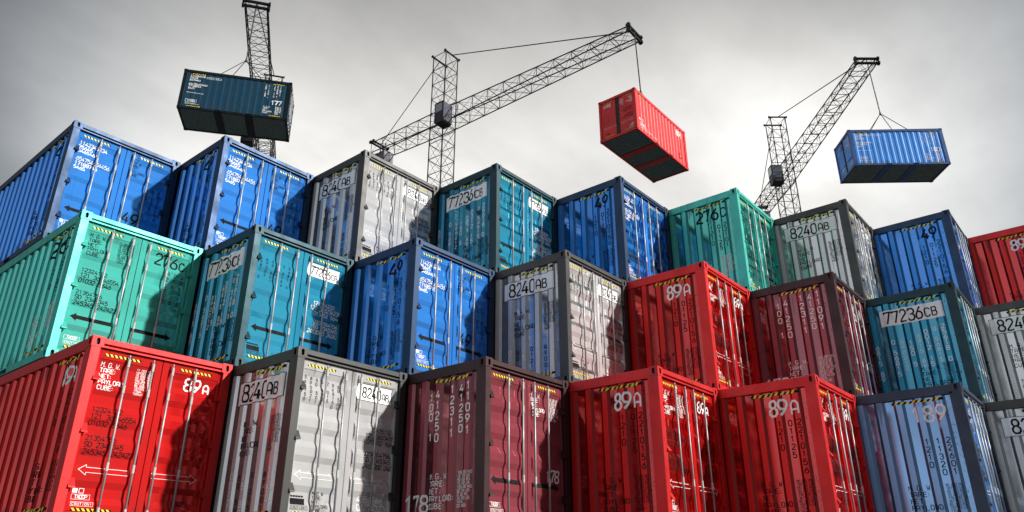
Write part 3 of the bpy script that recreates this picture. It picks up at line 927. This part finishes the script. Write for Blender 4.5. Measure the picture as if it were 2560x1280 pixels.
# ------------------------------------------------------------------ daylight
SUN = Vector((0.425, -1.0, 0.645)).normalized()
elev = math.asin(SUN.z); az = math.atan2(SUN.x, SUN.y)
sun = bpy.data.lights.new('sun', 'SUN'); sun.energy = 5.0; sun.angle = math.radians(1.5); sun.color = (1.0, 0.965, 0.91)
so = bpy.data.objects.new('sun', sun); COL.objects.link(so)
so.rotation_euler = SUN.to_track_quat('Z', 'Y').to_euler(); so.location = (10, -20, 40)

world = bpy.data.worlds.new('World'); scene.world = world; world.use_nodes = True
nt = world.node_tree
bg = nt.nodes['Background']; bg.inputs['Strength'].default_value = 0.1
sky = N(nt, 'ShaderNodeTexSky', sky_type='NISHITA'); sky.sun_disc = False
sky.sun_elevation = elev; sky.sun_rotation = az; sky.dust_density = 3.0
tc = N(nt, 'ShaderNodeTexCoord'); dirv = tc.outputs['Generated']
sep = N(nt, 'ShaderNodeSeparateXYZ'); nt.links.new(dirv, sep.inputs[0])
# stretched cloud deck: direction projected on a high plane
zz = math_n(nt, 'MAXIMUM', math_n(nt, 'ADD', sep.outputs['Z'], 0.22), 0.05)
cmb = N(nt, 'ShaderNodeCombineXYZ')
nt.links.new(math_n(nt, 'DIVIDE', sep.outputs['X'], zz), cmb.inputs[0])
nt.links.new(math_n(nt, 'DIVIDE', sep.outputs['Y'], zz), cmb.inputs[1])
cl = noise(nt, cmb.outputs[0], 1.0, 7, 0.50, (1.0, 2.2, 1.0))
cl2 = noise(nt, cmb.outputs[0], 2.6, 6, 0.6)
def lobe(v, a, b):
    n = N(nt, 'ShaderNodeVectorMath', operation='DOT_PRODUCT')
    nt.links.new(dirv, n.inputs[0]); n.inputs[1].default_value = Vector(v).normalized()
    return maprange(nt, n.outputs['Value'], a, b)
D0 = (0.68, 0.53, 0.48)
A_ = lobe(D0, 0.74, 0.945)
E_ = maprange(nt, sep.outputs['Z'], 0.72, 0.48)
bright = A_
val = math_n(nt, 'ADD', 0.095, math_n(nt, 'MULTIPLY', A_, math_n(nt, 'ADD', 0.23, math_n(nt, 'MULTIPLY', E_, 0.53))))
left = lobe((-0.94, 0.22, 0.26), 0.74, 0.985)               # unseen bright patch of sky, added as fill for the left-facing walls
back = lobe((-0.50, -0.60, 0.60), 0.0, 0.9)
val = math_n(nt, 'ADD', val, math_n(nt, 'ADD', math_n(nt, 'MULTIPLY', left, 0.9), math_n(nt, 'MULTIPLY', back, 0.03)))
var = math_n(nt, 'ADD', maprange(nt, cl, 0.30, 0.70, 0.80, 1.15), maprange(nt, cl2, 0.32, 0.68, -0.08, 0.07))
val = math_n(nt, 'MULTIPLY', math_n(nt, 'MULTIPLY', val, var), 10.0)
warm = mixc(nt, bright, (0.885, 0.945, 1.0, 1), (1.0, 0.982, 0.942, 1))
mul = N(nt, 'ShaderNodeMix', data_type='RGBA', blend_type='MULTIPLY'); mul.inputs['Factor'].default_value = 1
nt.links.new(warm, mul.inputs['A']); nt.links.new(val, mul.inputs['B'])
fin = mixc(nt, 0.93, sky.outputs['Color'], mul.outputs['Result'])
nt.links.new(fin, bg.inputs['Color'])

# ------------------------------------------------------------------ camera
yaw, pitch, roll = 0.87155, 0.40664, 0.0007035
f = Vector((math.sin(yaw)*math.cos(pitch), math.cos(yaw)*math.cos(pitch), math.sin(pitch)))
r = Vector((math.cos(yaw), -math.sin(yaw), 0)); u = r.cross(f)
r2 = r*math.cos(roll)+u*math.sin(roll); u2 = -r*math.sin(roll)+u*math.cos(roll)
cam = bpy.data.cameras.new('camera'); co = bpy.data.objects.new('camera', cam); COL.objects.link(co)
co.matrix_world = Matrix(((r2.x, u2.x, -f.x, -4.37607), (r2.y, u2.y, -f.y, -12.44549), (r2.z, u2.z, -f.z, -0.61856), (0, 0, 0, 1)))
cam.sensor_width = 36; cam.lens = 36*1843.21/2560; cam.clip_end = 3000
scene.camera = co
scene.view_settings.view_transform = 'Standard'; scene.view_settings.look = 'None'
scene.view_settings.exposure = 0.35; scene.view_settings.gamma = 1
scene.cycles.max_bounces = 8; scene.cycles.diffuse_bounces = 4; scene.cycles.glossy_bounces = 4
